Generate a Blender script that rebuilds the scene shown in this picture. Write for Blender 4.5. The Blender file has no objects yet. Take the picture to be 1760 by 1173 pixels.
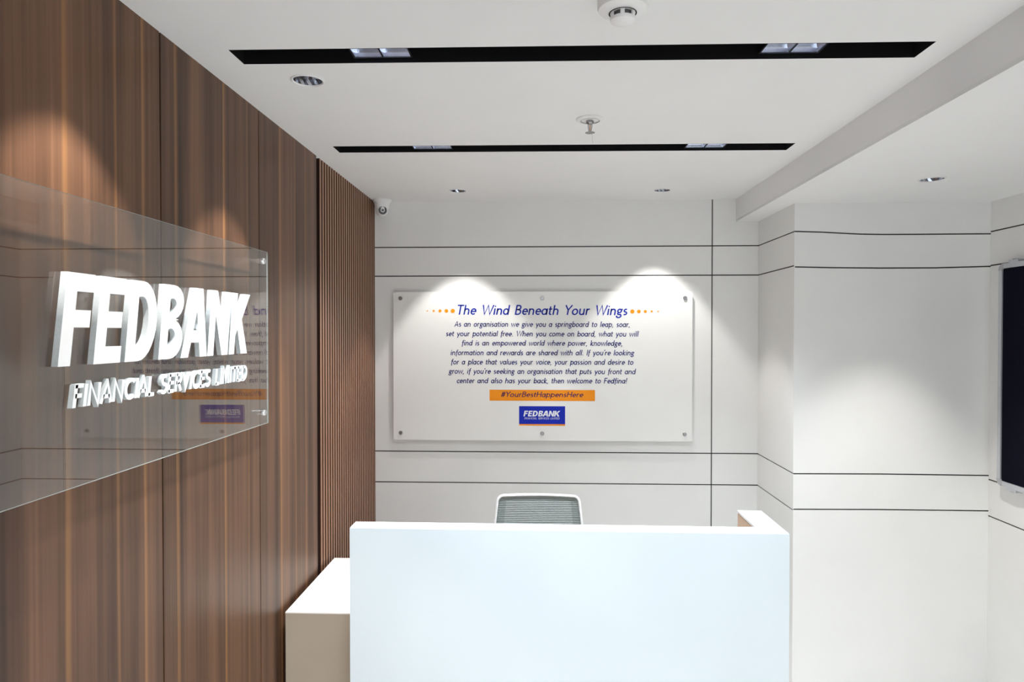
import bpy, bmesh, math, random
from mathutils import Vector, Matrix
random.seed(4)
PI = math.pi
SC = bpy.context.scene
COL = SC.collection
R = math.radians

# ------------------------------------------------------------------ camera, world, exposure
cam_d = bpy.data.cameras.new('camera')
cam_d.sensor_width = 36.0
cam_d.lens = 36.0 * 1173.0 / 1760.0
cam_d.clip_start = 0.05
cam = bpy.data.objects.new('camera', cam_d)
COL.objects.link(cam)
cam.location = (0, 0, 1.75)
cam.rotation_euler = (PI / 2 - math.atan(15.5 / 1173), 0, math.atan(47 / 1173))
SC.camera = cam

w = bpy.data.worlds.new('world')
SC.world = w
w.use_nodes = True
w.node_tree.nodes['Background'].inputs['Color'].default_value = (0.80, 0.88, 1.0, 1)
w.node_tree.nodes['Background'].inputs['Strength'].default_value = 1.0
SC.view_settings.view_transform = 'Standard'
SC.view_settings.look = 'None'
SC.view_settings.gamma = 1.0
SC.view_settings.use_curve_mapping = False
SC.view_settings.exposure = 0.24
SC.cycles.max_bounces = 10
SC.cycles.diffuse_bounces = 6
SC.cycles.glossy_bounces = 5
SC.cycles.transparent_max_bounces = 16
SC.cycles.sample_clamp_indirect = 6.0
SC.cycles.use_denoising = True

COOL = (0.86, 0.93, 1.0)
NEUT = (1.0, 0.97, 0.93)
P_DOWN, P_SLOT, P_DAY_FILL, P_REAR_FILL = 42.0, 38.0, 85.0, 16.0

def spot(loc, power, ang, blend, color, rad=0.02, aim=None):
    d = bpy.data.lights.new('spot', 'SPOT')
    d.energy = power; d.spot_size = R(ang); d.spot_blend = blend
    d.color = color; d.shadow_soft_size = rad
    o = bpy.data.objects.new('spot_lamp', d)
    COL.objects.link(o); o.location = loc
    return o

def area(loc, rot, sx, sy, power, color):
    d = bpy.data.lights.new('area', 'AREA')
    d.shape = 'RECTANGLE'; d.size = sx; d.size_y = sy; d.energy = power; d.color = color
    o = bpy.data.objects.new('area_lamp', d)
    COL.objects.link(o); o.location = loc; o.rotation_euler = rot
    return o

# added daylight lamp at the unseen glazed front behind the camera
area((0.6, -2.52, 1.25), (-PI / 2, 0, 0), 2.4, 2.1, P_DAY_FILL, (0.90, 0.96, 1.0)).visible_camera = True
# two added fill lamps under the ceiling behind the camera, out of view
REAR_FILL = [(0.1, -0.75), (0.1, -1.9)]
for x, y in REAR_FILL:
    area((x, y, 2.462), (0, 0, 0), 0.5, 0.5, P_REAR_FILL / 2, (1, 0.98, 0.95))

# ------------------------------------------------------------------ materials
def nt(name):
    m = bpy.data.materials.new(name); m.use_nodes = True
    t = m.node_tree
    return m, t, t.nodes['Principled BSDF']

def node(t, typ, **kw):
    n = t.nodes.new(typ)
    for k, v in kw.items():
        setattr(n, k, v)
    return n

def pm(name, col, rough=0.5, metal=0.0, spec=0.5, var=0.04, scale=30.0, bump=0.0, coat=0.0, stretch=(1, 1, 1)):
    m, t, b = nt(name)
    tc = node(t, 'ShaderNodeTexCoord'); mp = node(t, 'ShaderNodeMapping')
    mp.inputs['Scale'].default_value = stretch
    t.links.new(tc.outputs['Object'], mp.inputs['Vector'])
    ns = node(t, 'ShaderNodeTexNoise'); ns.inputs['Scale'].default_value = scale
    ns.inputs['Detail'].default_value = 4
    t.links.new(mp.outputs['Vector'], ns.inputs['Vector'])
    r = node(t, 'ShaderNodeValToRGB')
    r.color_ramp.elements[0].position = 0.3; r.color_ramp.elements[1].position = 0.7
    r.color_ramp.elements[0].color = (*[c * (1 - var) for c in col], 1)
    r.color_ramp.elements[1].color = (*[min(1, c * (1 + var)) for c in col], 1)
    t.links.new(ns.outputs['Fac'], r.inputs['Fac'])
    t.links.new(r.outputs['Color'], b.inputs['Base Color'])
    b.inputs['Roughness'].default_value = rough
    b.inputs['Metallic'].default_value = metal
    b.inputs['Specular IOR Level'].default_value = spec
    b.inputs['Coat Weight'].default_value = coat
    b.inputs['Coat Roughness'].default_value = 0.03
    if bump:
        bp = node(t, 'ShaderNodeBump'); bp.inputs['Strength'].default_value = bump
        bp.inputs['Distance'].default_value = 0.001
        t.links.new(ns.outputs['Fac'], bp.inputs['Height'])
        t.links.new(bp.outputs['Normal'], b.inputs['Normal'])
    return m

def emit(name, col, s):
    m, t, b = nt(name)
    b.inputs['Base Color'].default_value = (0.8, 0.8, 0.8, 1)
    b.inputs['Emission Color'].default_value = (*col, 1)
    b.inputs['Emission Strength'].default_value = s
    return m

def acrylic(name, tint=(0.97, 0.985, 0.98), ior=1.5):
    m, t, b = nt(name)
    t.nodes.remove(b)
    out = t.nodes['Material Output']
    g = node(t, 'ShaderNodeNewGeometry')
    mr = node(t, 'ShaderNodeMapRange')
    mr.inputs['To Min'].default_value = ior; mr.inputs['To Max'].default_value = 1 / ior
    t.links.new(g.outputs['Backfacing'], mr.inputs['Value'])
    fr = node(t, 'ShaderNodeFresnel'); t.links.new(mr.outputs['Result'], fr.inputs['IOR'])
    tr = node(t, 'ShaderNodeBsdfTransparent'); tr.inputs['Color'].default_value = (*tint, 1)
    gl = node(t, 'ShaderNodeBsdfGlossy'); gl.inputs['Roughness'].default_value = 0.0
    mx = node(t, 'ShaderNodeMixShader')
    t.links.new(fr.outputs['Fac'], mx.inputs['Fac'])
    t.links.new(tr.outputs[0], mx.inputs[1]); t.links.new(gl.outputs[0], mx.inputs[2])
    t.links.new(mx.outputs[0], out.inputs['Surface'])
    return m

def veneer(name, streaks, bright=1.0, rough=0.36, lo=0.9, hi=2.9):
    """vertical-grained walnut, grain runs along Z and varies along Y"""
    m, t, b = nt(name)
    tc = node(t, 'ShaderNodeTexCoord')
    def noise(sy, sz, detail=3, rg=0.5, dist=0.0):
        mp = node(t, 'ShaderNodeMapping'); mp.inputs['Scale'].default_value = (0, sy, sz)
        t.links.new(tc.outputs['Object'], mp.inputs['Vector'])
        n = node(t, 'ShaderNodeTexNoise'); n.inputs['Scale'].default_value = 1.0
        n.inputs['Detail'].default_value = detail; n.inputs['Roughness'].default_value = rg
        n.inputs['Distortion'].default_value = dist
        t.links.new(mp.outputs['Vector'], n.inputs['Vector'])
        return n
    n1 = noise(13.0, 0.35, 3, 0.6)
    r1 = node(t, 'ShaderNodeValToRGB')
    cr = r1.color_ramp
    cr.elements[0].position = 0.30; cr.elements[1].position = 0.72
    cr.elements[0].color = (0.050 * bright, 0.026 * bright, 0.016 * bright, 1)
    cr.elements[1].color = (0.210 * bright, 0.105 * bright, 0.058 * bright, 1)
    e = cr.elements.new(0.5); e.color = (0.125 * bright, 0.063 * bright, 0.036 * bright, 1)
    t.links.new(n1.outputs['Fac'], r1.inputs['Fac'])
    n2 = noise(95.0, 0.9, 4, 0.6)
    mr = node(t, 'ShaderNodeMapRange')
    mr.inputs['From Min'].default_value = 0.3; mr.inputs['From Max'].default_value = 0.7
    mr.inputs['To Min'].default_value = 0.80; mr.inputs['To Max'].default_value = 1.16
    t.links.new(n2.outputs['Fac'], mr.inputs['Value'])
    mul = node(t, 'ShaderNodeMix', data_type='RGBA', blend_type='MULTIPLY')
    mul.inputs['Factor'].default_value = 1.0
    t.links.new(r1.outputs['Color'], mul.inputs['A']); t.links.new(mr.outputs['Result'], mul.inputs['B'])
    # pale sapwood streaks at fixed places on the sheet
    sep = node(t, 'ShaderNodeSeparateXYZ'); t.links.new(tc.outputs['Object'], sep.inputs['Vector'])
    nz = noise(3.0, 1.2, 2)
    add = node(t, 'ShaderNodeMath', operation='MULTIPLY_ADD')
    add.inputs[1].default_value = 0.012
    t.links.new(nz.outputs['Fac'], add.inputs[0]); t.links.new(sep.outputs['Y'], add.inputs[2])
    mr2 = node(t, 'ShaderNodeMapRange')
    mr2.inputs['From Min'].default_value = lo; mr2.inputs['From Max'].default_value = hi
    t.links.new(add.outputs[0], mr2.inputs['Value'])
    r2 = node(t, 'ShaderNodeValToRGB'); c2 = r2.color_ramp
    c2.elements[0].position = 0.0; c2.elements[0].color = (0, 0, 0, 1)
    c2.elements[1].position = 1.0; c2.elements[1].color = (0, 0, 0, 1)
    for (y, wd, a) in streaks:
        for dy, v in ((-wd, 0), (0, a), (wd, 0)):
            el = c2.elements.new((y + 0.006 + dy - lo) / (hi - lo)); el.color = (v, v, v, 1)
    t.links.new(mr2.outputs['Result'], r2.inputs['Fac'])
    mx = node(t, 'ShaderNodeMix', data_type='RGBA', blend_type='MIX')
    t.links.new(r2.outputs['Color'], mx.inputs['Factor'])
    t.links.new(mul.outputs['Result'], mx.inputs['A'])
    mx.inputs['B'].default_value = (0.48 * bright, 0.23 * bright, 0.085 * bright, 1)
    t.links.new(mx.outputs['Result'], b.inputs['Base Color'])
    b.inputs['Roughness'].default_value = rough
    b.inputs['Specular IOR Level'].default_value = 0.24
    bp = node(t, 'ShaderNodeBump'); bp.inputs['Strength'].default_value = 0.12
    bp.inputs['Distance'].default_value = 0.0006
    t.links.new(n2.outputs['Fac'], bp.inputs['Height']); t.links.new(bp.outputs['Normal'], b.inputs['Normal'])
    return m

M = {}
M['paint'] = pm('wall_paint', (0.815, 0.82, 0.81), 0.55, var=0.012, scale=6, bump=0.05)
M['ceil'] = pm('ceiling_paint', (0.82, 0.825, 0.825), 0.7, var=0.01, scale=4, bump=0.03)
M['groove'] = pm('groove_black', (0.012, 0.012, 0.014), 0.6)
M['floor'] = pm('floor_tile', (0.78, 0.76, 0.73), 0.25, var=0.05, scale=3)
M['wood'] = veneer('walnut_veneer', [(1.2958, .007, .75), (1.4542, .006, .6), (1.5601, .007, .7), (1.7016, .008, .65),
                                     (1.9661, .008, .7), (2.1268, .007, .4), (2.4004, .010, .6), (2.5462, .009, .5), (2.66, .009, .4)])
M['slat'] = pm('walnut_slat', (0.31, 0.150, 0.085), 0.42, var=0.14, scale=60, stretch=(1, 1, .03))
M['slatside_shade'] = pm('slat_side_shaded', (0.030, 0.012, 0.007), 0.7, spec=0.2)  # shade of the gaps put into the colour of the slat sides
M['slatback'] = pm('slat_backing', (0.014, 0.008, 0.006), 0.6)
M['acrylic'] = acrylic('clear_acrylic', ior=1.8)
M['acryledge'] = pm('acrylic_edge', (0.42, 0.45, 0.44), 0.3, var=0.02)
M['letter'] = pm('white_letter', (0.93, 0.94, 0.95), 0.35, var=0.01)
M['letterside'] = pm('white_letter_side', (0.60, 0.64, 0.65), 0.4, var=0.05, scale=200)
M['chrome'] = pm('chrome', (0.85, 0.86, 0.88), 0.12, metal=1.0, var=0.02)
M['steel'] = pm('brushed_steel', (0.34, 0.34, 0.345), 0.28, metal=1.0, var=0.05)
M['reflector'] = pm('mirror_reflector', (0.50, 0.52, 0.57), 0.14, metal=1.0, var=0.04, scale=90)
M['reflector2'] = pm('satin_reflector', (0.78, 0.82, 0.93), 0.20, metal=1.0, var=0.03, scale=40)
M['black'] = pm('matt_black', (0.006, 0.006, 0.007), 0.8, spec=0.2)
M['whiteplastic'] = pm('white_plastic', (0.82, 0.82, 0.82), 0.35, var=0.01)
M['greyplastic'] = pm('grey_plastic', (0.42, 0.43, 0.45), 0.4)
M['darkplastic'] = pm('dark_plastic', (0.10, 0.105, 0.11), 0.4)
M['darkglass'] = pm('dark_glass', (0.03, 0.035, 0.04), 0.08, spec=0.8)
M['board'] = pm('white_board', (0.86, 0.865, 0.85), 0.22, var=0.008, scale=5)
M['heading'] = pm('print_heading_blue', (0.012, 0.032, 0.40), 0.5, spec=.2, var=0.03)
M['body'] = pm('print_body_blue', (0.025, 0.035, 0.20), 0.5, spec=.2, var=0.03)
M['orange'] = pm('print_orange', (0.95, 0.32, 0.012), 0.5, spec=.2, var=0.02)
M['purple'] = pm('print_purple', (0.06, 0.010, 0.11), 0.5, spec=.2, var=0.02)
M['logo'] = pm('print_logo_blue', (0.006, 0.024, 0.46), 0.5, spec=.2, var=0.03)
M['printwhite'] = pm('print_white', (0.85, 0.88, 0.95), 0.4, var=0.01)
M['deskglass'] = pm('pale_blue_glass', (0.77, 0.86, 0.91), 0.12, var=0.015, scale=3, spec=0.5)
M['deskedge'] = pm('glass_edge', (0.55, 0.68, 0.71), 0.15, var=0.02)
M['desktop'] = pm('white_laminate', (0.90, 0.90, 0.89), 0.35, var=0.008)
M['tan'] = pm('tan_laminate', (0.44, 0.37, 0.29), 0.45, var=0.02, scale=12)
M['tanlight'] = pm('peach_laminate', (0.62, 0.44, 0.31), 0.45, var=0.02, scale=12)
M['cream'] = pm('cream_laminate', (0.86, 0.80, 0.73), 0.38, var=0.01)
M['mesh_dark'] = pm('mesh_fabric_dark', (0.225, 0.255, 0.245), 0.75, var=0.06, scale=400)
M['mesh_light'] = pm('mesh_fabric_light', (0.335, 0.365, 0.355), 0.75, var=0.06, scale=400)
M['seat'] = pm('seat_fabric', (0.16, 0.18, 0.18), 0.9, var=0.08, scale=300, bump=0.3)
M['chairwhite'] = pm('chair_white_plastic', (0.88, 0.88, 0.88), 0.35, var=0.01)
M['navy'] = pm('navy_felt', (0.0035, 0.0035, 0.011), 0.95, spec=0.1, var=0.2, scale=300)
M['alu'] = pm('aluminium', (0.60, 0.62, 0.65), 0.3, metal=0.6, var=0.03, stretch=(1, 1, 1))
M['brass'] = pm('copper_bulb', (0.55, 0.25, 0.12), 0.3, metal=0.6)
M['led'] = emit('led_chip', (0.70, 0.80, 1.0), 60.0)
M['led_warm'] = emit('led_chip_neutral', (1.0, 0.96, 0.9), 1.2)
M['fill_diffuser'] = emit('fill_panel_glow', (1.0, 0.98, 0.95), 3.0)  # glow of the added fill panels

# ------------------------------------------------------------------ mesh helpers
def bm_box(bm, x0, x1, y0, y1, z0, z1, mi=0):
    vs = [bm.verts.new(p) for p in ((x0, y0, z0), (x1, y0, z0), (x1, y1, z0), (x0, y1, z0),
                                    (x0, y0, z1), (x1, y0, z1), (x1, y1, z1), (x0, y1, z1))]
    fs = []
    for q in ((0, 3, 2, 1), (4, 5, 6, 7), (0, 1, 5, 4), (1, 2, 6, 5), (2, 3, 7, 6), (3, 0, 4, 7)):
        f = bm.faces.new([vs[i] for i in q]); f.material_index = mi; fs.append(f)
    return fs

def bevel(bm, wd, seg=2, ang=30):
    es = [e for e in bm.edges if len(e.link_faces) == 2 and e.calc_face_angle(0) > R(ang)]
    bmesh.ops.bevel(bm, geom=es, offset=wd, segments=seg, affect='EDGES', profile=0.6)

def link(name, me, mats, parent=None, smooth=False):
    for mt in (mats if isinstance(mats, (list, tuple)) else [mats]):
        me.materials.append(mt)
    o = bpy.data.objects.new(name, me); COL.objects.link(o)
    if smooth:
        for p in me.polygons: p.use_smooth = True
        me.set_sharp_from_angle(angle=R(35))
    if parent is not None:
        o.parent = parent
    return o

def done(name, bm, mats, parent=None, smooth=False):
    me = bpy.data.meshes.new(name)
    bm.normal_update(); bm.to_mesh(me); bm.free()
    return link(name, me, mats, parent, smooth)

def box(name, b, mats, parent=None, bev=0.0, seg=2):
    bm = bmesh.new(); bm_box(bm, *b)
    if bev: bevel(bm, bev, seg)
    return done(name, bm, mats, parent, smooth=bool(bev))

def bm_lathe(bm, prof, n=48, mi=0, M4=Matrix()):
    """prof: (r, z) list; axis local Z"""
    rings = []
    for r, z in prof:
        if r < 1e-6:
            rings.append([bm.verts.new(M4 @ Vector((0, 0, z)))])
        else:
            rings.append([bm.verts.new(M4 @ Vector((r * math.cos(2 * PI * k / n), r * math.sin(2 * PI * k / n), z))) for k in range(n)])
    for a, b in zip(rings[:-1], rings[1:]):
        for k in range(n):
            k2 = (k + 1) % n
            if len(a) == 1 and len(b) == 1: continue
            if len(a) == 1: f = bm.faces.new((a[0], b[k2], b[k]))
            elif len(b) == 1: f = bm.faces.new((a[k], a[k2], b[0]))
            else: f = bm.faces.new((a[k], a[k2], b[k2], b[k]))
            f.material_index = mi
    return rings

def lathe(name, prof, mats, parent=None, n=48, M4=Matrix()):
    bm = bmesh.new(); bm_lathe(bm, prof, n, 0, M4)
    bmesh.ops.recalc_face_normals(bm, faces=bm.faces)
    return done(name, bm, mats, parent, smooth=True)

def bm_tube(bm, pts, r, n=10, closed=False, sx=1.0, cap=True):
    pts = [Vector(p) for p in pts]; N = len(pts); rings = []
    up = Vector((0, 0, 1))
    prev = None
    for i, p in enumerate(pts):
        if closed: t = pts[(i + 1) % N] - pts[i - 1]
        else: t = pts[min(i + 1, N - 1)] - pts[max(i - 1, 0)]
        t.normalize()
        if prev is None:
            a = t.cross(Vector((0, 1, 0)))
            if a.length < 0.1: a = t.cross(Vector((1, 0, 0)))
        else:
            a = prev - t * prev.dot(t)
        a.normalize(); prev = a
        b = t.cross(a)
        rr = r[i] if isinstance(r, (list, tuple)) else r
        rings.append([bm.verts.new(p + a * rr * math.cos(2 * PI * k / n) + b * rr * sx * math.sin(2 * PI * k / n)) for k in range(n)])
    m = N if closed else N - 1
    for i in range(m):
        A, B = rings[i], rings[(i + 1) % N]
        for k in range(n):
            bm.faces.new((A[k], A[(k + 1) % n], B[(k + 1) % n], B[k]))
    if not closed and cap:
        bm.faces.new(rings[0][::-1]); bm.faces.new(rings[-1])

def tube(name, pts, r, mats, parent=None, n=10, closed=False, sx=1.0):
    bm = bmesh.new(); bm_tube(bm, pts, r, n, closed, sx)
    bmesh.ops.recalc_face_normals(bm, faces=bm.faces)
    return done(name, bm, mats, parent, smooth=True)

def plate_mesh(name, loops, t):
    """planar outline with holes, filled and extruded to thickness t about local z=0"""
    c = bpy.data.curves.new(name, 'CURVE'); c.dimensions = '2D'; c.fill_mode = 'BOTH'; c.extrude = t / 2
    for lp in loops:
        s = c.splines.new('POLY'); s.points.add(len(lp) - 1)
        for p, q in zip(s.points, lp): p.co = (q[0], q[1], 0, 1)
        s.use_cyclic_u = True
    o = bpy.data.objects.new(name, c); COL.objects.link(o)
    dg = bpy.context.evaluated_depsgraph_get()
    me = bpy.data.meshes.new_from_object(o.evaluated_get(dg))
    bpy.data.objects.remove(o); bpy.data.curves.remove(c)
    me.materials.clear()
    return me

def circle(x, y, r, n=48):
    return [(x + r * math.cos(2 * PI * k / n), y + r * math.sin(2 * PI * k / n)) for k in range(n)]

def rrect(x0, x1, y0, y1, r, n=6):
    out = []
    for cx, cy, a0 in ((x1 - r, y0 + r, -90), (x1 - r, y1 - r, 0), (x0 + r, y1 - r, 90), (x0 + r, y0 + r, 180)):
        for k in range(n + 1):
            a = R(a0 + 90 * k / n); out.append((cx + r * math.cos(a), cy + r * math.sin(a)))
    return out

def thing(name, label, cat, loc=(0, 0, 0), rz=0.0, group=None):
    o = bpy.data.objects.new(name, None); COL.objects.link(o)
    o.empty_display_size = 0.1
    o.location = loc; o.rotation_euler = (0, 0, rz); o['label'] = label; o['category'] = cat
    if group: o['group'] = group
    return o

def struct(o):
    o['kind'] = 'structure'; return o

def copy_tree(o, parent=None):
    c = o.copy(); COL.objects.link(c); c.parent = parent
    for ch in list(o.children): copy_tree(ch, c)
    return c

# ------------------------------------------------------------------ lettering
def arc(cx, cy, rx, ry, a0, a1, n=None):
    n = n or max(4, int(abs(a1 - a0) / 18))
    return [(cx + rx * math.cos(R(a0 + (a1 - a0) * k / n)), cy + ry * math.sin(R(a0 + (a1 - a0) * k / n))) for k in range(n + 1)]

def ring(cx, cy, rx, ry): return arc(cx, cy, rx, ry, 0, 360, 20)
S = 0.55   # half stroke
def dot(x, y, r=0.62): return [(x - r, y), (x + r, y)]
G = {
 'a': (5.9, [ring(2.65, 3.25, 2.1, 2.7), [(4.85, 6.5), (4.85, 0)]]),
 'b': (6.0, [ring(3.2, 3.25, 2.15, 2.7), [(.95, 10), (.95, 0)]]),
 'c': (4.7, [arc(3.05, 3.25, 2.2, 2.7, 48, 315)]),
 'd': (6.0, [ring(2.7, 3.25, 2.1, 2.7), [(4.95, 10), (4.95, 0)]]),
 'e': (5.6, [[(.8, 3.35), (4.95, 3.35)] + arc(2.95, 3.25, 2.05, 2.7, 2, 315)]),
 'f': (3.4, [[(1.5, -2.3), (1.6, 7.6)] + arc(3.1, 7.6, 1.5, 1.9, 180, 75), [(.2, 5.95), (3.3, 5.95)]]),
 'g': (5.3, [ring(2.45, 4.25, 1.65, 1.75), [(3.9, 5.6), (5.1, 5.95)], arc(1.9, 1.6, .8, .9, 110, 270) + [(3.3, .7)] + arc(3.2, -.75, 1.2, 1.4, 85, -30) + arc(2.4, -1.0, 1.9, 1.5, -40, -200)]),
 'h': (5.9, [[(.95, 10), (.95, 0)], [(.95, 3.6)] + arc(2.85, 3.9, 1.9, 2.05, 165, 0) + [(4.75, 0)]]),
 'i': (2.3, [[(1.1, 6.5), (1.1, 0)], dot(1.1, 8.7)]),
 'k': (5.2, [[(.95, 10), (.95, 0)], [(4.6, 6.4), (1.1, 3.3), (4.9, .1)]]),
 'l': (2.2, [[(1.1, 10), (1.1, 0)]]),
 'm': (8.9, [[(.95, 6.5), (.95, 0)], [(.95, 3.8)] + arc(2.6, 3.9, 1.65, 2.05, 165, 0) + [(4.25, 0)], [(4.25, 3.8)] + arc(5.95, 3.9, 1.7, 2.05, 165, 0) + [(7.65, 0)]]),
 'n': (5.9, [[(.95, 6.5), (.95, 0)], [(.95, 3.6)] + arc(2.85, 3.9, 1.9, 2.05, 165, 0) + [(4.75, 0)]]),
 'o': (6.0, [ring(2.95, 3.25, 2.25, 2.7)]),
 'p': (6.0, [ring(3.2, 3.25, 2.15, 2.7), [(.95, 7.3), (.95, -3)]]),
 'r': (3.9, [[(.95, 6.5), (.95, 0)], [(.95, 3.4)] + arc(3.0, 3.9, 2.05, 2.05, 160, 75)]),
 's': (4.3, [arc(2.25, 4.62, 1.3, 1.33, 45, 260) + arc(2.1, 1.9, 1.4, 1.38, 75, -140)]),
 't': (3.5, [[(1.3, 8.6), (1.3, 1.8)] + arc(2.5, 1.7, 1.2, 1.15, 185, 300), [(.1, 5.95), (3.2, 5.95)]]),
 'u': (5.9, [[(.95, 6.5), (.95, 2.6)] + arc(2.8, 2.6, 1.85, 2.05, 180, 345), [(4.75, 6.5), (4.75, 0)]]),
 'v': (5.2, [[(.4, 6.5), (2.6, .3), (4.9, 6.5)]]),
 'w': (8.0, [[(.4, 6.5), (2.2, .3), (4.0, 6.2), (5.9, .3), (7.7, 6.5)]]),
 'y': (5.3, [[(.4, 6.5), (2.75, .5)], [(4.9, 6.5), (1.5, -3.0)]]),
 'A': (6.9, [[(.3, 0), (3.4, 9.6), (6.5, 0)], [(1.4, 3.1), (5.4, 3.1)]]),
 'B': (6.1, [[(1.0, 0), (1.0, 10)], [(1.0, 9.45)] + arc(2.9, 7.4, 1.95, 2.05, 90, -90) + [(1.0, 5.35)], [(1.0, 5.35)] + arc(3.0, 2.95, 2.3, 2.4, 90, -90) + [(1.0, .55)]]),
 'C': (7.0, [arc(4.3, 5, 3.6, 4.45, 48, 312)]),
 'D': (7.4, [[(1.0, 0), (1.0, 10)], [(1.0, 9.45)] + arc(2.7, 5, 3.9, 4.45, 90, -90) + [(1.0, .55)]]),
 'E': (5.6, [[(1.0, 0), (1.0, 10)], [(.6, 9.45), (5.2, 9.45)], [(1, 5.2), (4.9, 5.2)], [(.6, .55), (5.3, .55)]]),
 'F': (5.4, [[(1.0, 0), (1.0, 10)], [(.6, 9.45), (5.2, 9.45)], [(1, 5.1), (4.8, 5.1)]]),
 'H': (7.4, [[(1.0, 0), (1.0, 10)], [(6.3, 0), (6.3, 10)], [(1, 5.2), (6.3, 5.2)]]),
 'I': (2.2, [[(1.1, 0), (1.1, 10)]]),
 'L': (5.2, [[(1.0, 0), (1.0, 10)], [(.6, .55), (5.0, .55)]]),
 'M': (8.6, [[(1.0, 0), (1.0, 9.9), (4.25, 1.2), (7.5, 9.9), (7.5, 0)]]),
 'N': (7.6, [[(1.0, 0), (1.0, 9.8), (6.4, .3), (6.4, 10)]]),
 'R': (6.4, [[(1.0, 0), (1.0, 10)], [(1.0, 9.45)] + arc(3.0, 7.1, 2.2, 2.35, 90, -90) + [(1.0, 4.75)], [(3.0, 4.75), (5.9, .1)]]),
 'S': (5.7, [arc(2.9, 7.2, 2.0, 2.25, 45, 260) + arc(2.75, 2.75, 2.2, 2.2, 75, -145)]),
 'T': (6.2, [[(3.1, 0), (3.1, 10)], [(.1, 9.45), (6.1, 9.45)]]),
 'V': (6.7, [[(.4, 10), (3.3, .3), (6.3, 10)]]),
 'W': (10.4, [[(.4, 10), (2.9, .3), (5.3, 9.7), (7.7, .3), (10.1, 10)]]),
 'Y': (6.4, [[(.3, 10), (3.2, 5.0), (6.2, 10)], [(3.2, 5.2), (3.2, 0)]]),
 ',': (2.3, [[(1.2, 1.0), (.7, -1.4)]]),
 '.': (2.3, [dot(1.1, .6)]),
 "'": (1.9, [[(1.1, 10.2), (.8, 8.0)]]),
 '!': (2.5, [[(1.2, 10), (1.2, 2.6)], dot(1.2, .6)]),
 '#': (6.2, [[(1.6, 0), (2.4, 9.8)], [(3.9, 0), (4.7, 9.8)], [(.4, 3.4), (5.7, 3.4)], [(.6, 6.6), (5.9, 6.6)]]),
 ' ': (4.3, []),
}

def ribbon(pts, hw):
    """polyline -> left and right offset points with mitred joins"""
    P = [Vector(p) for p in pts]
    P = [p for i, p in enumerate(P) if i == 0 or (p - P[i - 1]).length > 1e-4]
    n = len(P); closed = (P[0] - P[-1]).length < 1e-3
    L_, R_ = [], []
    for i in range(n):
        if closed:
            a = P[i] - P[i - 1] if i > 0 else P[0] - P[-2]
            b = P[i + 1] - P[i] if i < n - 1 else P[1] - P[0]
        else:
            a = P[i] - P[i - 1] if i > 0 else P[1] - P[0]
            b = P[i + 1] - P[i] if i < n - 1 else P[-1] - P[-2]
        a = a.normalized(); b = b.normalized()
        na = Vector((-a.y, a.x)); nb = Vector((-b.y, b.x))
        m = na + nb
        if m.length < 1e-3: m = na
        m.normalize()
        k = hw / max(0.55, m.dot(na))
        L_.append(P[i] + m * k); R_.append(P[i] - m * k)
    return L_, R_

def advance(text, track=0.0):
    return sum(G[c][0] + track for c in text)

def text_strips(text, hw=0.55, shear=0.17, track=0.0):
    """-> list per character of strips ((x,y) left, right lists), x already advanced and sheared"""
    x = 0.0; out = []
    for ch in text:
        adv, strokes = G[ch]; strips = []
        for st in strokes:
            isdot = len(st) == 2 and abs(st[0][1] - st[1][1]) < 1e-6 and abs(st[0][0] - st[1][0]) < 1.3
            L_, R_ = ribbon(st, 0.62 if isdot else hw)
            f = lambda p: (x + p.x + shear * p.y, p.y)
            strips.append(([f(p) for p in L_], [f(p) for p in R_]))
        out.append((ch, strips)); x += adv + track
    return out

def print_line(name, text, x0, x1, zbase, caph, y, mat, parent, hw=0.55, shear=0.17, zend=None, split=None):
    """flat lettering on a plane of constant Y, width fitted between x0 and x1"""
    chars = text_strips(text, hw, shear, .35)
    xs = [p[0] for _, st in chars for l, r in st for p in l + r]
    a, b = min(xs), max(xs); k = (x1 - x0) / (b - a); s = caph / 10.0
    zend = zbase if zend is None else zend
    bm = bmesh.new(); made = []
    for c_, st in chars:
        if split and c_ == ' ': continue
        for l, r in st:
            for i in range(len(l) - 1):
                vs = []
                for q in (l[i], r[i], r[i + 1], l[i + 1]):
                    X = x0 + (q[0] - a) * k
                    vs.append(bm.verts.new((X, y, zbase + (zend - zbase) * (X - x0) / (x1 - x0) + q[1] * s)))
                bm.faces.new(vs)
        if split:
            made.append(done(split, bm, mat, parent)); bm = bmesh.new()
    if split:
        bm.free(); return made
    o = done(name, bm, mat, parent); o['kind'] = 'stuff'      # letters of a few pixels each
    return o

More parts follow.
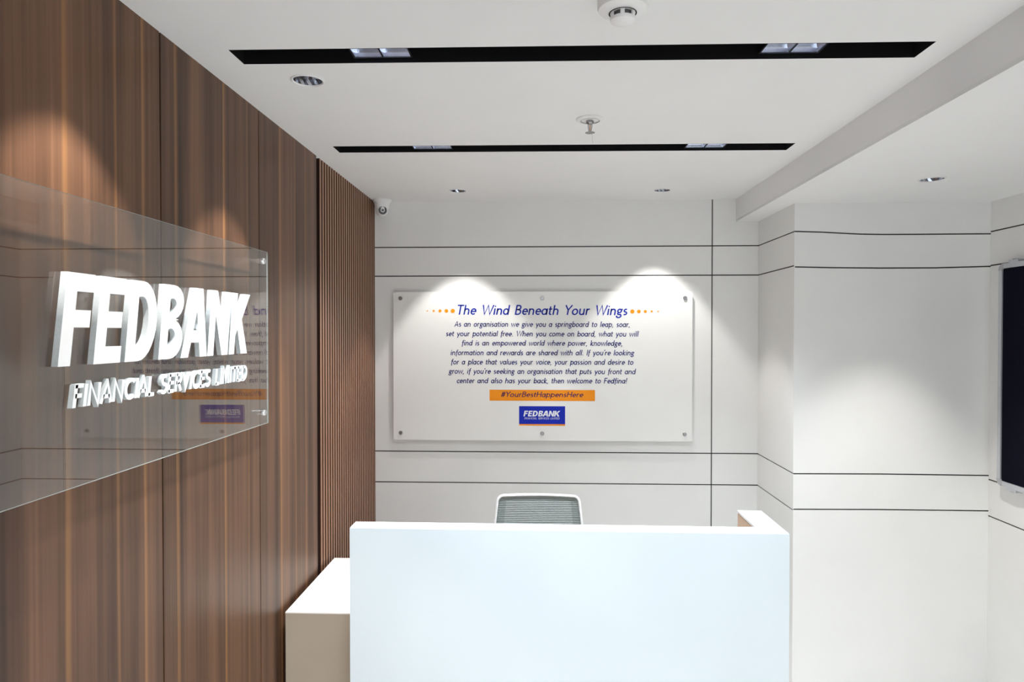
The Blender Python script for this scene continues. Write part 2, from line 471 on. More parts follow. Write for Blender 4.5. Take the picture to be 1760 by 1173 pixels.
# heavy condensed italic capitals of the company name, cap height 1 (outline, holes), x offset
def lobe(x0, xr, y0, y1, n=10):
    cy = (y0 + y1) / 2; ry = (y1 - y0) / 2
    xs = x0 + (xr - x0) * 0.35
    return [(xs + (xr - xs) * math.sin(PI * k / n), cy - ry * math.cos(PI * k / n)) for k in range(n + 1)]
BIG = [
 ('F', 0.0, [[(0, 0), (.185, 0), (.185, .41), (.44, .41), (.44, .60), (.185, .60), (.185, .80), (.46, .80), (.46, 1), (0, 1)]]),
 ('E', .5625, [[(0, 0), (.485, 0), (.485, .195), (.185, .195), (.185, .41), (.455, .41), (.455, .60), (.185, .60), (.185, .805), (.475, .805), (.475, 1), (0, 1)]]),
 ('D', 1.1347, [[(0, 0)] + lobe(0.08, .62, 0, 1, 14) + [(0, 1)], [(.19, .80)] + lobe(.19, .43, .195, .805, 12)[::-1] + [(.19, .20)]]),
 ('B', 1.861, [[(0, 0)] + lobe(.1, .56, 0, .53, 10)[:-1] + [(.43, .53)] + lobe(.1, .535, .53, 1, 10)[1:] + [(0, 1)],
               [(.185, .40)] + lobe(.185, .37, .175, .41, 8)[::-1] + [(.185, .18)],
               [(.185, .81)] + lobe(.185, .355, .62, .82, 8)[::-1] + [(.185, .625)]]),
 ('A', 2.4125, [[(0, 0), (.20, 0), (.255, .21), (.485, .21), (.54, 0), (.745, 0), (.505, 1), (.235, 1)], [(.30, .385), (.37, .68), (.44, .385)]]),
 ('N', 3.175, [[(0, 0), (.185, 0), (.185, .62), (.46, 0), (.66, 0), (.66, 1), (.475, 1), (.475, .40), (.20, 1), (0, 1)]]),
 ('K', 3.880, [[(0, 0), (.19, 0), (.19, .30), (.26, .41), (.44, 0), (.68, 0), (.40, .57), (.665, 1), (.44, 1), (.19, .60), (.19, 1), (0, 1)]]),
]

# ------------------------------------------------------------------ the setting
XL, XR, XP, XB = -0.922, 2.10, 1.20, 1.078
YB, YP, YF = 3.80, 3.27, -2.60
ZC, ZS = 2.479, 2.356
struct(box('floor', (XL - .1, XR + .1, YF - .1, YB + .1, -.1, 0), M['floor']))

DOWN = [(-0.67, 1.96, .047, ZC), (-0.42, 3.515, .046, ZC), (0.63, 3.543, .046, ZC), (1.554, 2.776, .050, ZS), (-0.705, 1.28, .047, ZC), (1.554, 1.35, .050, ZS), (1.554, -0.1, .050, ZS)]  # last two are unseen, added to brighten the right-hand walls
SLOT1 = [(-.803, 1.742), (.994, 1.762), (.994, 1.862), (-.803, 1.836)]
SLOT2 = [(-.811, 2.658), (.987, 2.684), (.987, 2.784), (-.811, 2.752)]
me = plate_mesh('ceiling', [[(XL - .1, YF - .1), (XB, YF - .1), (XB, YB + .1), (XL - .1, YB + .1)], SLOT1, SLOT2]
                + [circle(x, y, r * .88) for x, y, r, z in DOWN if z == ZC], .012)
o = struct(link('ceiling', me, M['ceil'])); o.location.z = ZC + .006
me = plate_mesh('ceiling', [[(XB, YF - .1), (XR + .1, YF - .1), (XR + .1, YB + .1), (XB, YB + .1)],  circle(1.554, 2.776, .044), circle(1.554, 1.35, .044), circle(1.554, -.1, .044)], .012)
o = struct(link('ceiling', me, M['ceil'])); o.location.z = ZS + .006
struct(box('trim_1', (XB, XB + .02, YF - .1, YB, ZS + .012, ZC + .012), M['ceil']))
struct(box('ceiling', (XL - .1, XR + .1, YF - .1, YB + .1, ZC + .16, ZC + .2), M['ceil']))

# wall_back: recessed black backing with proud plaster panels
Z_LINES = (0.9055, 1.0795, 2.063, 2.224)
GH = 0.0032
def rows(lines, top):
    z = 0.0; out = []
    for l in lines:
        out.append((z, l - GH)); z = l + GH
    out.append((z, top)); return out
wb = struct(box('wall_back', (XL - .1, XP + .1, YB + .005, YB + .1, 0, ZC + .15), M['groove']))
for (xa, xb) in ((XL, .9495 - GH), (.9495 + GH, XP)):
    for za, zb in rows(Z_LINES, ZC):
        box('plaster_panel', (xa, xb, YB, YB + .005, za, zb), M['paint'], wb)
wr = struct(box('wall_right', (XR + .005, XR + .1, YF, YP + .1, 0, ZC), M['groove']))
for za, zb in rows((0.8895, 1.060, 2.060, 2.2175), ZS):
    box('plaster_panel', (XR, XR + .005, YF, YP, za, zb), M['paint'], wr)
# pilaster: solid core, side panels and front panels whose joints sag a little
pl = struct(box('wall_pilaster', (XP + .005, XR + .1, YP + .005, YB + .005, 0, ZS), M['groove']))
for za, zb in rows(Z_LINES, ZS):
    box('plaster_panel', (XP, XP + .005, YP + .005, YB, za, zb), M['paint'], pl)
FL = [[(XP, .910), (1.6, .913), (XR, .912)], [(XP, 1.079), (1.6, 1.081), (XR, 1.078)],
      [(XP, 2.057), (1.38, 2.0525), (1.6, 2.050), (1.85, 2.050), (XR, 2.056)], [(XP, 2.224), (1.32, 2.220), (1.5, 2.2095), (1.62, 2.207), (XR, 2.2075)]]
def edge(l, d): return [(x, z + d) for x, z in l]
prev = [(XP, 0), (XR, 0)]
for l in FL + [[(XP, ZS), (XR, ZS)]]:
    top = edge(l, -GH if l[0][1] < ZS - .01 else 0)
    bm = bmesh.new()
    loop = prev + top[::-1]
    f0 = [bm.verts.new((x, YP, z)) for x, z in loop]; f1 = [bm.verts.new((x, YP + .005, z)) for x, z in loop]
    bm.faces.new(f0); bm.faces.new(f1[::-1])
    for i in range(len(loop)):
        j = (i + 1) % len(loop); bm.faces.new((f0[j], f0[i], f1[i], f1[j]))
    bmesh.ops.recalc_face_normals(bm, faces=bm.faces)
    done('plaster_panel', bm, M['paint'], pl)
    prev = edge(l, GH)

# wall_front behind the camera, with a glazed opening added for daylight
WX0, WX1, WZ1 = -.6, 1.8, 2.3
bm = bmesh.new()
bm_box(bm, XL - .1, WX0, YF - .1, YF, 0, ZC + .15); bm_box(bm, WX1, XR + .1, YF - .1, YF, 0, ZC + .15)
bm_box(bm, WX0, WX1, YF - .1, YF, WZ1, ZC + .15); bm_box(bm, WX0, WX1, YF - .1, YF, 0, .2)
struct(done('wall_front', bm, M['paint']))
wn = struct(box('added_window_1', (WX0, WX1, YF - .06, YF - .054, .2, WZ1), M['acrylic']))  # unseen glazing, added so light comes from behind
for i in range(4):
    x = WX0 + (WX1 - WX0 - .04) * i / 3
    box('mullion', (x, x + .04, YF - .08, YF - .03, .2, WZ1), M['alu'], wn)

# wall_left: veneer sheets, black shadow gap, fluted slats
wl = struct(box('wall_left', (XL - .1, XL - .018, YF, YB, 0, ZC + .15), M['groove']))
seams = [YF, -2.45, -1.867, -1.284, -.701, -.118, .465, 1.048, 1.632, 2.2155, 2.799]
for a, b in zip(seams[:-1], seams[1:]):
    box('veneer_panel', (XL - .018, XL, a + .003, b - .003, 0, ZC), M['wood'], wl, bev=.0008, seg=1)
box('slat_backing', (XL - .018, XL - .013, 2.826, YB, 0, ZC), M['slatback'], wl)
pitch = .03512
y = 2.838
first = None
while y < YB - .008:
    y1 = min(y + .0225, YB - .001)
    if first is None:
        first = box('slat', (XL - .013, XL, 0, .0225, 0, ZC), [M['slat'], M['slatside_shade']], wl)
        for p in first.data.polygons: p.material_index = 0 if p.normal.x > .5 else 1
        first.location.y = y
    else:
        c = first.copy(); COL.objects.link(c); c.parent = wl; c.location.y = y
        if y1 - y < .0224: c.scale.y = (y1 - y) / .0225
    y += pitch

# ------------------------------------------------------------------ ceiling slots and twin spotlights
def light_slot(q, label):
    t = thing('recessed_light_slot', label, 'ceiling slot', ((q[0][0] + q[1][0]) / 2, (q[0][1] + q[2][1]) / 2, ZC),
              group='black recessed light slots in the ceiling')
    cx, cy = t.location.x, t.location.y
    bm = bmesh.new(); h = .11
    raw = [(x - cx, y - cy) for x, y in q]
    def grow(p, d):
        s = [1 if p[0] > 0 else -1, 1 if p[1] > 0 else -1]
        return (p[0] + s[0] * d, p[1] + s[1] * d)
    inn = [grow(p, -.0015) for p in raw]; out = [grow(p, -.0002) for p in raw]
    for (l, rev, z0, z1) in ((inn, True, -.0004, h), (out, False, -.0004, h + .003)):
        lo = [bm.verts.new((x, y, z0)) for x, y in l]; hi = [bm.verts.new((x, y, z1)) for x, y in l]
        for i in range(4):
            j = (i + 1) % 4; bm.faces.new((lo[i], lo[j], hi[j], hi[i]))
        bm.faces.new(hi)
    bmesh.ops.recalc_face_normals(bm, faces=bm.faces)
    done('channel', bm, M['black'], t)
    return t
light_slot(SLOT1, 'long black recessed ceiling slot nearest the smoke detector, wider in view')
light_slot(SLOT2, 'long thin black recessed ceiling slot further back, beyond the sprinkler')

def twin_spot_proto():
    t = thing('twin_spotlight', '', 'spotlight', group='square twin spotlights in the ceiling slots')
    HX, HY = .079, .039
    cells = [(-.0385, 0), (.0385, 0)]
    c = .0365
    me = plate_mesh('frame', [[(-HX, -HY), (HX, -HY), (HX, HY), (-HX, HY)]] +
                    [[(x - c, y - c), (x + c, y - c), (x + c, y + c), (x - c, y + c)] for x, y in cells], .003)
    o = link('frame', me, M['black'], t); o.location.z = .0015
    for x, y in cells:
        bm = bmesh.new()
        ns = 5; prev = None
        for k in range(ns + 1):
            f = k / ns
            s = c * (1 - .58 * f ** 1.5); z = .003 + .050 * f
            vs = [bm.verts.new((x + a * s, y + b * s, z)) for a, b in ((-1, -1), (1, -1), (1, 1), (-1, 1))]
            if prev:
                for i in range(4):
                    j = (i + 1) % 4; bm.faces.new((prev[j], prev[i], vs[i], vs[j]))
            prev = vs
        done('reflector', bm, M['reflector2'], t)
        s = c * .30
        box('led', (x - s, x + s, y - s, y + s, .0525, .056), M['led'], t)
    return t
tw = twin_spot_proto()
TW = [(-.420, 1.795, 'left square twin spotlight in the near black ceiling slot'),
      (.660, 1.808, 'right square twin spotlight in the near black ceiling slot'),
      (-.427, 2.7065, 'left square twin spotlight in the far black ceiling slot'),
      (.657, 2.7300, 'right square twin spotlight in the far black ceiling slot')]
for i, (x, y, lb) in enumerate(TW):
    o = tw if i == 0 else copy_tree(tw)
    o.location = (x, y, ZC + (.0095 if i < 2 else .0070)); o.rotation_euler.z = .0125; o['label'] = lb
    for dx in (-.0385, .0385):
        spot((x + dx, y, ZC + .012), P_SLOT, 92, .9, COOL, .012)

# ------------------------------------------------------------------ round downlights
def downlight_proto():
    t = thing('downlight', '', 'downlight', group='round recessed downlights')
    r = .047
    lathe('trim_ring', [(r * .87, .002), (r * .87, -.001), (r * .93, -.004), (r, -.003), (r, 0), (r * .87, .002)], M['whiteplastic'], t)
    bm = bmesh.new()
    n = 24
    prof = [(r * .87, .0), (r * .84, .016), (r * .74, .034), (r * .52, .052)]
    rg = bm_lathe(bm, prof, n)
    for ring_ in rg[1:]:
        for i, v in enumerate(ring_):
            if i % 2: v.co.x *= .93; v.co.y *= .93
    bmesh.ops.recalc_face_normals(bm, faces=bm.faces)
    for f in bm.faces: f.normal_flip()
    done('reflector', bm, M['reflector'], t)
    lathe('led', [(0, .051), (r * .46, .0505), (r * .48, .054)], M['led_warm'], t, 24)
    lathe('cap', [(r * .88, .004), (r * .88, .062), (0, .062)], M['black'], t, 24)
    return t
dl = downlight_proto()
LB = ['round chrome downlight beside the veneer wall, between near slot and left wall',
      'small round downlight near the back wall, left one above the printed board',
      'small round downlight near the back wall, right one above the printed board',
      'round chrome downlight in the lower ceiling on the right',
      'round downlight above the front end of the acrylic sign',
      'added unseen round downlight in the lower ceiling beside the noticeboard',
      'added unseen round downlight in the lower ceiling behind the camera']
for i, (x, y, r, z) in enumerate(DOWN):
    o = dl if i == 0 else copy_tree(dl)
    o.location = (x, y, z); o['label'] = LB[i]; o.scale = (r / .047,) * 3
    spot((x, y, z - .004), P_DOWN * (1.2 if z == ZS else .72 if x < -.6 else .66), 70 if z == ZS else 72, .6 if z == ZS else .32, NEUT, .009)

for k, (x, y) in enumerate(REAR_FILL):  # fixtures made up for the added fill lamps
    t = thing('fill_panel', ('added unseen square fill light in the ceiling over the middle of the room', 'added unseen square fill light in the ceiling near the glazed front')[k],
              'added fill light', (x, y, ZC))
    bm = bmesh.new()
    for b in ((-.28, .28, -.28, -.25), (-.28, .28, .25, .28), (-.28, -.25, -.25, .25), (.25, .28, -.25, .25)):
        bm_box(bm, *b, -.014, 0)
    done('frame', bm, M['whiteplastic'], t)
    box('fill_diffuser', (-.25, .25, -.25, .25, -.010, 0), M['fill_diffuser'], t)

# ------------------------------------------------------------------ smoke detector, sprinkler, camera
t = thing('smoke_detector', 'white round smoke detector at the top edge of the ceiling view', 'smoke detector', (0.179, 1.486, ZC))
lathe('base', [(0, 0), (.0545, 0), (.0545, -.030), (.052, -.036), (.040, -.041), (.030, -.043), (0, -.043)], M['whiteplastic'], t)
lathe('sensor_core', [(.021, -.042), (.021, -.056)], M['darkplastic'], t, 32)
lathe('cap', [(0, -.0535), (.0265, -.0535), (.0275, -.056), (.0265, -.060), (.020, -.064), (.008, -.0665), (0, -.067)], M['whiteplastic'], t)
for k in range(6):
    a = R(22 + 60 * k)
    bm = bmesh.new(); bm_box(bm, .0235, .0275, -.0045, .0045, -.057, -.042)
    o = done('rib', bm, M['whiteplastic'], t); o.rotation_euler.z = a
lathe('vent_shadow_ring', [(.0275, -.0432), (.0300, -.0434), (.0300, -.0436), (.0275, -.0436)], M['black'], t, 48)
lathe('indicator', [(0, -.0425), (.0016, -.0425), (.0016, -.0432), (0, -.0434)], M['greyplastic'], t, 10,
      Matrix.Translation((.006, .034, 0)))

t = thing('fire_sprinkler', 'chrome fire sprinkler with round white escutcheon hanging from the ceiling', 'sprinkler', (0.173, 2.355, ZC))
lathe('escutcheon', [(.0, -.001), (.0475, 0), (.0485, -.002), (.046, -.005), (.034, -.007), (.031, -.0045), (.018, -.005), (0, -.006)], M['whiteplastic'], t)
lathe('shadow_gap', [(.0305, -.0055), (.033, -.0074), (.0322, -.0076), (.030, -.006)], M['greyplastic'], t)
lathe('nut', [(0, -.005), (.0130, -.005), (.0130, -.013), (.010, -.016), (.007, -.018), (0, -.018)], M['steel'], t, 6)
bm = bmesh.new()
for s in (-1, 1):
    bm_tube(bm, [(s * .006, 0, -.016), (s * .0062, 0, -.026), (s * .004, 0, -.038), (s * .0012, 0, -.046)], .0016, 8)
done('yoke_arms', bm, M['steel'], t, True)
lathe('glass_bulb', [(0, -.018), (.0016, -.020), (.0022, -.028), (.0016, -.038), (0, -.042)], M['brass'], t, 12)
bm = bmesh.new()
n = 12
bm_lathe(bm, [(0, -.0455), (.010, -.0455), (.010, -.0468), (0, -.0468)], 24)
for k in range(n):
    a = 2 * PI * k / n
    fs = bm_box(bm, .009, .0165, -.0022, .0022, -.0470, -.0458)
    vs = list({v for f in fs for v in f.verts})
    bmesh.ops.rotate(bm, verts=vs, cent=(0, 0, 0), matrix=Matrix.Rotation(a, 3, 'Z'))
done('deflector', bm, M['steel'], t)
tube('loose_thread', [(.006, -.002, -.047), (.0075, -.002, -.056), (.0082, -.002, -.068), (.0088, -.001, -.084)], .0004, M['greyplastic'], t, 6)

t = thing('security_camera', 'white dome security camera in the corner where slats meet the ceiling', 'security camera', (-0.868, 3.745, ZC))
lathe('mount_ring', [(0, 0), (.0505, 0), (.0515, -.004), (.0495, -.010), (.046, -.013), (0, -.013)], M['whiteplastic'], t)
lathe('housing', [(.045, -.012), (.0445, -.018), (.041, -.030), (.036, -.044), (.033, -.055), (0, -.055)], M['whiteplastic'], t)
lathe('eyeball', [(0, -.030)] + [(.0335 * math.sin(R(a)), -.058 + .0335 * math.cos(R(a))) for a in range(30, 181, 10)], M['whiteplastic'], t)
C0 = Vector((0, 0, -.058)); d = (Vector((0, 0, 1.75)) - (Vector(t.location) + C0)).normalized()
d = (d + Vector((.12, 0, .05))).normalized()
q = d.to_track_quat('Z', 'Y').to_matrix().to_4x4(); MM = Matrix.Translation(C0) @ q
lathe('lens_bezel', [(.0215, .025), (.0230, .0305), (.0210, .0340), (.0175, .0340), (.017, .031)], M['darkplastic'], t, 32, MM)
lathe('lens_window', [(.0175, .0315), (0, .0315)], M['darkglass'], t, 32, MM)
lathe('lens', [(.0075, .0317), (.0070, .0335), (.0050, .0340), (0, .0345)], M['darkplastic'], t, 24, MM)
for k in range(12):
    a = 2 * PI * k / 12
    lathe('infrared_led', [(.0016, .0316), (.0013, .0328), (0, .0332)], M['greyplastic'], t, 8, MM @ Matrix.Translation((.0122 * math.cos(a), .0122 * math.sin(a), 0)))

# ------------------------------------------------------------------ acrylic company sign on the veneer wall
XS = -0.885
sg = thing('wall_sign', 'clear acrylic sign with raised white company lettering on the walnut veneer wall', 'sign', (XL, 1.605, 1.7315))
SO = Vector(sg.location)
SY0, SY1, SZ0, SZ1 = 1.015, 2.195, 1.453, 2.010
bm = bmesh.new(); fs = bm_box(bm, XS - .005 - SO.x, XS - SO.x, SY0 - SO.y, SY1 - SO.y, SZ0 - SO.z, SZ1 - SO.z)
bm.normal_update()
for f in fs: f.material_index = 0 if abs(f.normal.x) > .5 else 1
done('acrylic_panel', bm, [M['acrylic'], M['acryledge']], sg)
DL = .0125
def sign_letter_from_mesh(me, mats):
    return me
basis = Matrix(((0, 0, 1, 0), (1, 0, 0, 0), (0, 1, 0, 0), (0, 0, 0, 1)))    # local x -> Y, y -> Z, z -> X
H = .1757
for ch, off, loops in BIG:
    ll = [[((off + x + .157 * y) * H, y * H) for x, y in lp] for lp in loops]
    me = plate_mesh('letter', ll, DL)
    me.transform(Matrix.Translation(Vector((XS + DL / 2, 1.2025, 1.6865)) - SO) @ basis)
    me.update()
    o = link('letter', me, [M['letter'], M['letterside']], sg)
    for p in me.polygons: p.material_index = 0 if abs(p.normal.x) > .7 else 1
# small line
txt = 'FINANCIAL SERVICES LIMITED'
chars = text_strips(txt, .95, .16, .35)
xs = [p[0] for _, st in chars for l, r in st for p in l + r]
a, b = min(xs), max(xs); k = (2.012 - 1.2435) / (b - a); s = .0432 / 10
for ch, st in chars:
    if ch == ' ': continue
    bm = bmesh.new()
    for l, r in st:
        for i in range(len(l) - 1):
            q4 = [l[i], r[i], r[i + 1], l[i + 1]]
            lo = [bm.verts.new((XS - SO.x, 1.2435 + (p[0] - a) * k - SO.y, 1.6065 + p[1] * s - SO.z)) for p in q4]
            hi = [bm.verts.new(v.co + Vector((.010, 0, 0))) for v in lo]
            f = bm.faces.new(hi); f.material_index = 0
            f = bm.faces.new(lo[::-1]); f.material_index = 0
            for m_ in range(4):
                n_ = (m_ + 1) % 4
                f = bm.faces.new((lo[m_], lo[n_], hi[n_], hi[m_])); f.material_index = 1
    bmesh.ops.recalc_face_normals(bm, faces=bm.faces)
    done('small_letter', bm, [M['letter'], M['letterside']], sg)
for yy in (2.153, 1.057):
    for zz in (1.977, 1.4915):
        Mx = Matrix.Translation(Vector((XL, yy, zz)) - SO) @ Matrix.Rotation(PI / 2, 4, 'Y')
        lathe('standoff', [(0, .0006), (.0085, .0006), (.0085, .0445 - .012), (.0105, .0445 - .010), (.0105, .0445 - .003), (.009, .0445), (0, .0445)], M['chrome'], sg, 24, Mx)

# ------------------------------------------------------------------ printed board on the back wall
BX0, BX1, BZ0, BZ1, YBD = -.8145, .8385, 1.147, 1.974, 3.779
bd = thing('message_board', 'large white rounded board with blue printed message on steel standoffs on the back wall', 'sign', ((BX0 + BX1) / 2, YB, (BZ0 + BZ1) / 2))
BO = Vector(bd.location)
def onb(o): o.location = -BO; return o     # parts are drawn in room coordinates
me = plate_mesh('board_panel', [rrect(BX0, BX1, BZ0, BZ1, .014)], .008)
me.transform(Matrix.Translation((0, YBD + .004, 0)) @ Matrix.Rotation(PI / 2, 4, 'X'))
onb(link('board_panel', me, M['board'], bd))
for x in (-.773, .016, .798):
    for z in (1.937, 1.188):
        Mx = Matrix.Translation((x, YB, z)) @ Matrix.Rotation(PI / 2, 4, 'X')
        onb(lathe('standoff', [(0, .0006), (.0085, .0006), (.0085, .020), (.0108, .0213), (.0108, .026), (.009, .028), (0, .028)], M['steel'], bd, 24, Mx))
YT = YBD - .0006
onb_l = print_line('heading', 'The Wind Beneath Your Wings', -.4535, .484, 1.8465, .0545, YT, M['heading'], bd, .66, zend=1.8425, split='heading_letter')
for o in onb_l: onb(o)
LINES = [('As an organisation we give you a springboard to leap, soar,', -.473, .4968, 1.7799, 1.7771),
 ('set your potential free. When you come on board, what you will', -.5184, .5475, 1.7268, 1.7245),
 ('find is an empowered world where power, knowledge,', -.4311, .4558, 1.675, 1.6735),
 ("information and rewards are shared with all. If you're looking", -.4936, .5225, 1.6211, 1.6209),
 ('for a place that values your voice, your passion and desire to', -.491, .5178, 1.5695, 1.5692),
 ("grow, if you're seeking an organisation that puts you front and", -.5057, .5322, 1.5179, 1.5172),
 ('center and also has your back, then welcome to Fedfina!', -.4588, .4848, 1.4651, 1.466)]
for tx, xa, xb, za, zb in LINES:
    onb(print_line('text_line', tx, xa, xb, za, .0305, YT, M['body'], bd, .72, zend=zb))
def flat(name, x0, x1, z0, z1, y, mat, parent):
    bm = bmesh.new(); bm_box(bm, x0, x1, y, y + .0003, z0, z1); return done(name, bm, mat, parent)
hb = onb(flat('hashtag_bar', -.2763, .307, 1.3683, 1.4293, YT, M['orange'], bd))
print_line('hashtag_text', '#YourBestHappensHere', -.2119, .2432, 1.3897, .0292, YT - .0004, M['purple'], hb, .62, .2)
lg = onb(flat('logo_plate', -.1122, .1428, 1.239, 1.3388, YT, M['logo'], bd))
flat('logo_stripe', -.1122, .1428, 1.2308, 1.239, YT, M['orange'], lg)
bm = bmesh.new(); bm.free()
H2 = .0312; kx = (.1155 + .088) / (4.56 + .157 / 1.38)
for ch, off, loops in BIG:
    ll = [[(-.088 + (off + x) * kx + .2 * y * H2, 1.282 + y * H2) for x, y in lp] for lp in loops]
    me = plate_mesh('logo_letter', ll, .0002)
    me.transform(Matrix.Translation((0, YT - .0004, 0)) @ Matrix.Rotation(PI / 2, 4, 'X'))
    link('logo_letter', me, M['printwhite'], lg)
print_line('logo_subtitle', txt, -.0832, .1124, 1.2655, .0112, YT - .0004, M['printwhite'], lg, .5, .2)
for x, r in ((-.6235, .0036), (-.5878, .0058), (-.5522, .0085), (-.5166, .0102), (-.481, .0118)):
    onb(link('dot', (lambda m_: (m_.transform(Matrix.Translation((x, YT, 1.8672)) @ Matrix.Rotation(PI / 2, 4, 'X')), m_)[1])(plate_mesh('dot', [circle(0, 0, r, 24)], .0003)), M['orange'], bd))
for x, r in ((.5105, .0118), (.5466, .0102), (.582, .0085), (.6167, .0060), (.6515, .0040)):
    onb(link('dot', (lambda m_: (m_.transform(Matrix.Translation((x, YT, 1.8627)) @ Matrix.Rotation(PI / 2, 4, 'X')), m_)[1])(plate_mesh('dot', [circle(0, 0, r, 24)], .0003)), M['orange'], bd))

# ------------------------------------------------------------------ noticeboard on the right wall
nb = thing('noticeboard', 'dark navy felt noticeboard in an aluminium frame on the right wall', 'noticeboard', (XR, 2.56, 1.558))
NO = Vector(nb.location)
Y0, Y1, Z0, Z1, XF = 1.95, 3.168, 1.060, 2.056, 2.070
fw = .022
def onn(o): o.location = -NO; return o
onn(box('felt_panel', (XF + .006, XF + .014, Y0 + .01, Y1 - .01, Z0 + .01, Z1 - .01), M['navy'], nb))
cr_ = .030
onn(box('frame_rail', (XF, XF + .018, Y0 + cr_, Y1 - cr_, Z1 - fw, Z1), M['alu'], nb, .003))
onn(box('frame_rail', (XF, XF + .018, Y0 + cr_, Y1 - cr_, Z0, Z0 + fw), M['alu'], nb, .003))
onn(box('frame_rail', (XF, XF + .018, Y1 - fw, Y1, Z0 + cr_, Z1 - cr_), M['alu'], nb, .003))
onn(box('frame_rail', (XF, XF + .018, Y0, Y0 + fw, Z0 + cr_, Z1 - cr_), M['alu'], nb, .003))
for cy, cz, a0 in ((Y1 - cr_, Z1 - cr_, 0), (Y0 + cr_, Z1 - cr_, 90), (Y0 + cr_, Z0 + cr_, 180), (Y1 - cr_, Z0 + cr_, 270)):
    o_ = [(cr_ * math.cos(R(a0 + 9 * k)), cr_ * math.sin(R(a0 + 9 * k))) for k in range(11)]
    i_ = [((cr_ - fw) * math.cos(R(a0 + 9 * k)), (cr_ - fw) * math.sin(R(a0 + 9 * k))) for k in range(11)]
    me = plate_mesh('corner_cap', [o_ + i_[::-1]], .021)
    me.transform(Matrix.Translation((XF + .0085, cy, cz)) @ basis)
    onn(link('corner_cap', me, M['greyplastic'], nb))
for yy in (3.075, 2.05):
    for zz, s in ((Z1, 1), (Z0, -1)):
        z_a, z_b = sorted((zz - s * .004, zz + s * .012))
        onn(box('mounting_clip', (XF + .002, XR, yy - .03, yy + .03, z_a, z_b), M['alu'], nb, .002))
        z_a, z_b = sorted((zz + s * .0125, zz + s * .0145))
        onn(box('clip_screw', (XF + .006, XF + .016, yy - .012, yy + .014, z_a, z_b), M['black'], nb))

# ------------------------------------------------------------------ reception desk
DR = -.0098
dk = thing('reception_desk', 'white reception desk with pale blue glass front in the foreground', 'desk', (-.628, 2.231, 0), DR)
W = 1.4315
gf = box('glass_front', (0, W, 0, .009, .0, 1.0995), [M['deskglass'], M['deskedge']], dk)
for p in gf.data.polygons: p.material_index = 0 if abs(p.normal.y) > .5 else 1
box('front_core', (.002, W - .002, .0095, .074, .0, 1.090), M['desktop'], dk)
box('side_panel', (W - .080, W - .002, .0745, .289, 0, 1.090), M['desktop'], dk)
box('side_lining', (W - .0850, W - .0805, .076, .287, .75, 1.0895), M['tanlight'], dk)
bm = bmesh.new()
pts = [(-.0005, .0095), (W, .0095), (W, .291), (W - .0855, .291), (W - .0855, .0765), (-.0005, .0765)]
lo = [bm.verts.new((x, y, 1.0925)) for x, y in pts]; hi = [bm.verts.new((x, y, 1.100)) for x, y in pts]
bm.faces.new(hi); bm.faces.new(lo[::-1])
for i in range(6): bm.faces.new((lo[i], lo[(i + 1) % 6], hi[(i + 1) % 6], hi[i]))
bmesh.ops.recalc_face_normals(bm, faces=bm.faces)
done('transaction_top', bm, M['desktop'], dk)
box('worktop', (.16, W - .0855, .0775, .50, .722, .750), M['cream'], dk, .002)
box('leg_panel', (W - .0855 - .030, W - .0860, .30, .49, 0, .7215), M['tan'], dk)

sb = thing('side_cabinet', 'low tan cabinet with cream white top between veneer wall and desk', 'cabinet', (-.69, 2.68, 0))
SB = (-.904 + .69, .205, 2.386 - 2.68, 2.971 - 2.68)
box('carcass', (SB[0] + .0, SB[1], SB[2] + .0, SB[3], .0, .7455), M['tan'], sb, .001)
box('cabinet_top', (SB[0] - .0005, SB[1] + .0005, SB[2] - .0005, SB[3] + .0005, .746, .7505), M['cream'], sb)
for i in range(2):
    z0 = .08 + i * .33
    d_ = box('drawer', (SB[1], SB[1] + .016, SB[2] + .02, SB[3] - .02, z0, z0 + .32), M['tan'], sb, .001)
    box('handle', (SB[1] + .016, SB[1] + .030, -.07, .07, z0 + .27, z0 + .28), M['steel'], d_, .002)

# ------------------------------------------------------------------ office chair behind the desk
ch = thing('office_chair', 'white framed office chair with grey striped mesh back behind the desk', 'chair', (-.004, 2.93, 0))
YBK = .225
def by(z): return YBK + .16 * (z - .99)
def outline():
    pts = []
    T = .9955
    n = 16
    # top edge, slightly arched, corners rounded, sides flaring downwards
    for k in range(n + 1):
        u = -1 + 2 * k / n
        pts.append((u * .160, T - .0055 * u * u))
    cx, cz, r = .160, T - .0055 - .030, .030
    for k in range(1, 7):
        a = R(90 - 85 * k / 6); pts.append((cx + r * math.cos(a), cz + r * math.sin(a)))
    for x, z in ((.196, .91), (.203, .84), (.214, .74), (.220, .66), (.216, .59), (.198, .545), (.165, .525), (.09, .518), (0, .516)):
        pts.append((x, z))
    right = pts[n // 2:]
    left = [(-x, z) for x, z in right[1:-1]][::-1]
    return right + left
OL = outline()
tube('back_frame', [(x, by(z) + .10 * x * x, z) for x, z in OL], .0062, M['chairwhite'], ch, 10, True, 1.5)
def halfw(z):
    best = 0
    for (x0, z0), (x1, z1) in zip(OL, OL[1:] + OL[:1]):
        if (z0 - z) * (z1 - z) <= 0 and abs(z1 - z0) > 1e-9:
            best = max(best, abs(x0 + (x1 - x0) * (z - z0) / (z1 - z0)))
    return best - .002
bm = bmesh.new()
nz = 118; nx = 20; zt, zb_ = .9945, .520
rows_ = []
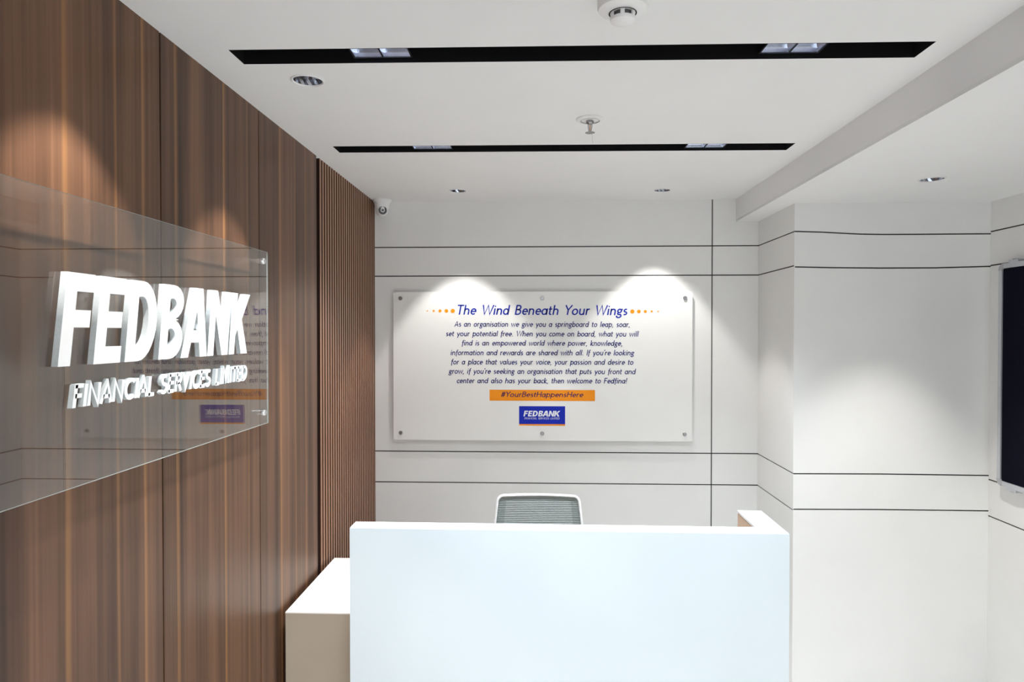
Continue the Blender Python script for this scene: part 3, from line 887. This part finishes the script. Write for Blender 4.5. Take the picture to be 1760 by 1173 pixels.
for j in range(nz + 1):
    z = zt + (zb_ - zt) * j / nz
    hw_ = max(.02, halfw(z))
    row = []
    for i in range(nx + 1):
        x = -hw_ + 2 * hw_ * i / nx
        rip = .0012 * (1 if j % 2 else -1)
        row.append(bm.verts.new((x, by(z) + .10 * x * x + .001 + rip, z)))
    rows_.append(row)
for j in range(nz):
    for i in range(nx):
        f = bm.faces.new((rows_[j][i], rows_[j][i + 1], rows_[j + 1][i + 1], rows_[j + 1][i]))
        inner = 2 <= i < nx - 2 and j > 6
        f.material_index = 1 if (inner and j % 2) else 0
done('back_mesh', bm, [M['mesh_dark'], M['mesh_light']], ch)
tube('back_spine', [(0, .10, .40), (0, .17, .42), (0, .205, .48), (0, by(.60) + .03, .60), (0, by(.72) + .02, .72)], [.018, .018, .016, .013, .008], M['chairwhite'], ch, 10)
bm = bmesh.new(); bm_box(bm, -.235, .235, -.27, .20, .435, .495); bevel(bm, .025, 4)
done('seat', bm, M['seat'], ch, True)
bm = bmesh.new(); bm_box(bm, -.10, .10, -.12, .12, .395, .4345); bevel(bm, .01, 2)
done('seat_mechanism', bm, M['greyplastic'], ch, True)
for s in (-1, 1):
    ar = tube('armrest', [(s * .10, .02, .418), (s * .245, .02, .42), (s * .275, .02, .45), (s * .28, .02, .56), (s * .28, .02, .625)], .013, M['chairwhite'], ch, 10)
    box('arm_pad', (s * .28 - .035, s * .28 + .035, -.13, .12, .625, .65), M['seat'], ar, .008, 3)
lathe('gas_lift', [(0, .395), (.014, .395), (.014, .26), (.025, .26), (.025, .10), (0, .10)], M['greyplastic'], ch, 24)
for k in range(5):
    a = R(90 + 72 * k)
    dx, dy = math.cos(a), math.sin(a)
    lg_ = tube('base_leg', [(0, 0, .115), (dx * .15, dy * .15, .10), (dx * .29, dy * .29, .075)], [.024, .018, .013], M['chairwhite'], ch, 10)
    cm = Matrix.Translation((dx * .29, dy * .29, .028)) @ Matrix.Rotation(a, 4, 'Z') @ Matrix.Rotation(PI / 2, 4, 'Y')
    lathe('castor', [(0, -.024), (.024, -.024), (.028, -.018), (.028, -.006), (.018, -.004), (.018, .004), (.028, .006), (.028, .018), (.024, .024), (0, .024)], M['black'], lg_, 20, cm)
